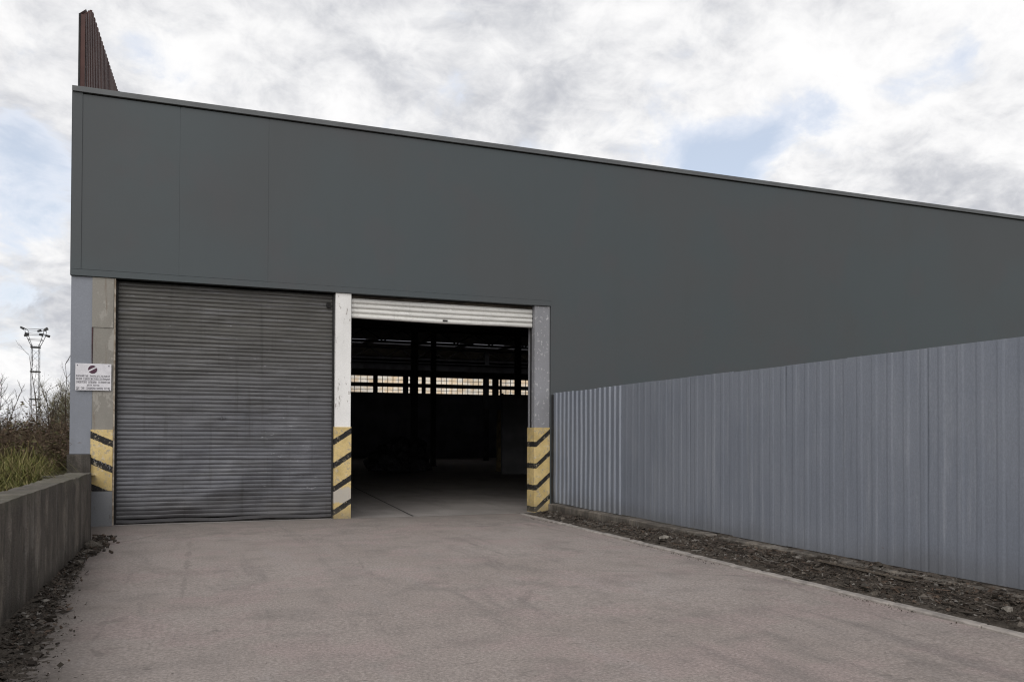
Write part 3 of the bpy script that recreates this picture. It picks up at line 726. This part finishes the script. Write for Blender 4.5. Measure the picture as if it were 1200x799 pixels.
# pale distant bush
pt = thing('pale_bush', 'pale yellowish leafless bush far behind the saplings near the corner', 'bush', (-6.4,48,1.0))
pa = MB(); pb = MB()
for s in range(60):
    x, y = -6.3+random.gauss(0,.8), 48+random.gauss(0,.7); pts = cane(pa, x, y, .95, random.uniform(1.8,3.2), .92, .018, 6, .25)
    for q in pts[2:]:
        for _ in range(14): cane(pb, q.x, q.y, q.z, random.uniform(.3,.9), random.uniform(.4,.9), .006, 3, .2)
        for _ in range(14): leafbit(pb, q.x+random.gauss(0,.3), q.y+random.gauss(0,.3), q.z+random.gauss(0,.3), random.uniform(.02,.05))
pa.build('trunk', M['pale'], pt, fix=False); pb.build('crown', M['pale'], pt, fix=False)
# a far hedge line closing the horizon behind the thicket
fh = MB()
for _ in range(16000):
    x = random.uniform(-60,-4); y = 95+random.uniform(-3,3)+.1*x; zt = 1.5+1.0*(.5+.5*nz(x,0,0,.12,3))
    z = .8+random.random()*zt; leafbit(fh, x, y, z, random.uniform(.06,.16))
tag(fh.build('far_hedge', M['leaf'], fix=False), 'low brown scrub line on the horizon behind the bramble thicket', 'scrub', kind='stuff')

# ------------------------------------------------------------------ lattice lighting mast
mx, my = -24.75, 150
MS = thing('lighting_mast', 'tall steel lattice floodlight mast rising behind the brambles', 'lighting mast', (mx,my,0))
def hw(z): return .62-.006*max(0,z)
legs = [(-1,-1),(1,-1),(1,1),(-1,1)]
for sx, sy_ in legs:
    MB().tube([(mx+sx*hw(0),my+sy_*hw(0),0),(mx+sx*hw(16),my+sy_*hw(16),16)], .055, .045, n=5).build('leg', M['mast'], MS)
bc = MB(); z = .0; k = 0
while z < 15.5:
    z2 = min(16, z+1.1)
    for i in range(4):
        a, b = legs[i], legs[(i+1)%4]
        if k % 2: a, b = b, a
        bc.tube([(mx+a[0]*hw(z),my+a[1]*hw(z),z),(mx+b[0]*hw(z2),my+b[1]*hw(z2),z2)], .022, n=3)
    z = z2; k += 1
bc.build('bracing', M['mast'], MS)
for z in (7.3, 11.7, 15.6):
    w = hw(z)+.12; c = MB(); c.box(mx-w,mx+w,my-w,my+w,z-.09,z+.09); c.build('platform', M['lampbox'], MS)
hd = MB()
for i in range(4):
    a, b = legs[i], legs[(i+1)%4]
    for z, w in ((16.8,.95),(17.7,1.25),(18.4,1.3)): hd.tube([(mx+a[0]*w,my+a[1]*w,z),(mx+b[0]*w,my+b[1]*w,z)], .055, n=4)
    hd.tube([(mx+a[0]*hw(16),my+a[1]*hw(16),15.7),(mx+a[0]*.95,my+a[1]*.95,16.8),(mx+a[0]*1.25,my+a[1]*1.25,17.7),(mx+a[0]*1.3,my+a[1]*1.3,18.4)], .06, n=4)
hd.build('head_frame', M['mast'], MS)
for x, y, z, t in ((-1.65,-1.4,18.45,.5),(-1.55,1.2,17.6,-.3),(1.65,-1.4,18.4,-.5),(1.55,.9,17.6,.3),(.75,-1.5,18.1,-.3),(1.0,-1.45,17.5,.2),(-1.0,-1.45,17.55,.2)):
    o = MB().poly([(-.30,-.14),(.30,-.20),(.30,.20),(-.30,.14)], 1, -.18, .18); o = o.build('floodlight', M['lampbox'], MS)
    o.location = Vector((mx+x,my+y,z)); o.matrix_parent_inverse = Matrix.Translation((-mx,-my,0)); o.rotation_euler = (0,t,random.uniform(-.5,.5))

# ------------------------------------------------------------------ world, sun
SUN = Vector((-.44,-.70,.52)).normalized()
el = math.asin(SUN.z); az = math.atan2(SUN.x, SUN.y)
w = bpy.data.worlds.new('World'); S.world = w; w.use_nodes = True
wt = w.node_tree; wt.nodes.clear()
class WT(NT):
    def __init__(self): self.t = wt; self.c = self.n('ShaderNodeTexCoord').outputs['Generated']
t = WT()
sky = t.n('ShaderNodeTexSky', sky_type='NISHITA'); sky.sun_disc = False; sky.sun_elevation = el; sky.sun_rotation = az; sky.air_density = 1.0; sky.dust_density = 1.5
X, Y, Z = t.xyz()
zz = t.math('ADD', t.math('MAXIMUM', Z, 0.0), .42)
cmb = t.n('ShaderNodeCombineXYZ'); t.put(cmb.inputs[0], t.math('DIVIDE', X, zz)); t.put(cmb.inputs[1], t.math('DIVIDE', Y, zz)); cmb.inputs[2].default_value = 3.7
P = cmb.outputs[0]
big = t.noise(2.2, 3, .5, vec=P, dist=.4); fb = t.noise(5.0, 10, .60, vec=P, dist=.55); fine = t.noise(14, 8, .62, vec=P, dist=.3)
def blob(d, s):
    v = Vector(d).normalized(); dp = t.n('ShaderNodeVectorMath', operation='DOT_PRODUCT'); t.put(dp.inputs[0], t.c); dp.inputs[1].default_value = v
    return t.math('EXPONENT', t.math('DIVIDE', t.math('SUBTRACT', dp.outputs['Value'], 1.0), s*s*.5))
def total(lst):
    s = None
    for d, r, a in lst:
        b = t.math('MULTIPLY', blob(d, r), a); s = b if s is None else t.math('ADD', s, b)
    return s
holes = total([((.538,.777,.325),.038,.23),((.575,.745,.334),.036,.26),((.625,.695,.346),.036,.25),((.676,.646,.362),.04,.23),((.715,.60,.374),.04,.18),((.515,.795,.318),.03,.20),((.555,.775,.290),.035,.20),
               ((.25,.852,.465),.035,.16),((.31,.83,.475),.03,.14),((-.167,.949,.267),.06,.27),((-.178,.97,.166),.06,.24),((-.048,.917,.395),.05,.20),((-.19,.94,.33),.04,.12)])
dens = t.math('ADD', t.math('ADD', t.math('MULTIPLY', fb, .75), t.math('MULTIPLY', fine, .25)), t.math('MULTIPLY', t.math('SUBTRACT', big, .5), .45))
cov = t.step(t.math('SUBTRACT', t.math('ADD', dens, .215), holes), .32, .64)
dark = total([((.30,.86,.38),.13,.14),((.42,.82,.385),.09,.10),((.58,.70,.40),.05,.05),((.12,.90,.40),.12,.07),((-.10,.93,.37),.09,.08)])
lite = total([((.60,.77,.22),.16,.10),((.74,.60,.31),.12,.10),((.40,.87,.27),.10,.22),((-.16,.96,.22),.06,.22),((.20,.93,.30),.07,.15)])
fb2 = t.noise(2.9, 9, .57, vec=P, dist=.35)
sh_ = t.math('ADD', t.math('ADD', t.math('MULTIPLY', t.math('SUBTRACT', fb2, .5), 1.5), t.math('MULTIPLY', t.math('SUBTRACT', fine, .5), .8)), .72)
sh_ = t.math('SUBTRACT', t.math('ADD', sh_, t.math('MULTIPLY', lite, .9)), dark)
shade = t.step(sh_, .36, 1.02)
cc = t.mix(shade, (.46,.475,.52), (.93,.925,.925))
cc = t.mix(t.step(cov, .55, 1.0, .0, 1.0), (.82,.85,.92), cc)
b1 = t.n('ShaderNodeBackground'); t.put(b1.inputs[0], sky.outputs[0]); b1.inputs[1].default_value = .12
b2 = t.n('ShaderNodeBackground'); t.put(b2.inputs[0], cc); b2.inputs[1].default_value = 1.0
mx_ = t.n('ShaderNodeMixShader'); t.put(mx_.inputs[0], t.math('ADD', t.math('MULTIPLY', cov, .52), .48)); t.put(mx_.inputs[1], b1.outputs[0]); t.put(mx_.inputs[2], b2.outputs[0])
wo = t.n('ShaderNodeOutputWorld'); t.put(wo.inputs[0], mx_.outputs[0])
sl = bpy.data.lights.new('sun', 'SUN'); sl.energy = 1.75; sl.angle = math.radians(60); sl.color = (1,.965,.92)
so = bpy.data.objects.new('sun', sl); COL.objects.link(so); so.rotation_euler = SUN.to_track_quat('Z','Y').to_euler()

# ------------------------------------------------------------------ camera
F, CY, yaw, pitch, roll = 964.554, 498.686, .3620177, .0135584, .00396140
cam = bpy.data.cameras.new('camera'); co = bpy.data.objects.new('camera', cam); COL.objects.link(co); S.camera = co
fw = Vector((math.sin(yaw)*math.cos(pitch), math.cos(yaw)*math.cos(pitch), math.sin(pitch)))
r_ = Vector((math.cos(yaw), -math.sin(yaw), 0)); u_ = r_.cross(fw)
c, s = math.cos(roll), math.sin(roll); rr = r_*c+u_*s; uu = u_*c-r_*s
mt = Matrix((rr, uu, -fw)).transposed().to_4x4(); mt.translation = (0,0,1.6); co.matrix_world = mt
cam.sensor_width = 36; cam.sensor_fit = 'HORIZONTAL'; cam.lens = F/1200*36; cam.shift_y = (CY-399.5)/1200; cam.clip_end = 2000; cam.clip_start = .05

vs_ = S.view_settings; vs_.view_transform = 'Standard'; vs_.look = 'None'; vs_.exposure = .12; vs_.gamma = 1; vs_.use_curve_mapping = False
S.cycles.filter_width = 1.15; S.cycles.max_bounces = 8; S.cycles.transparent_max_bounces = 8; S.cycles.use_denoising = True
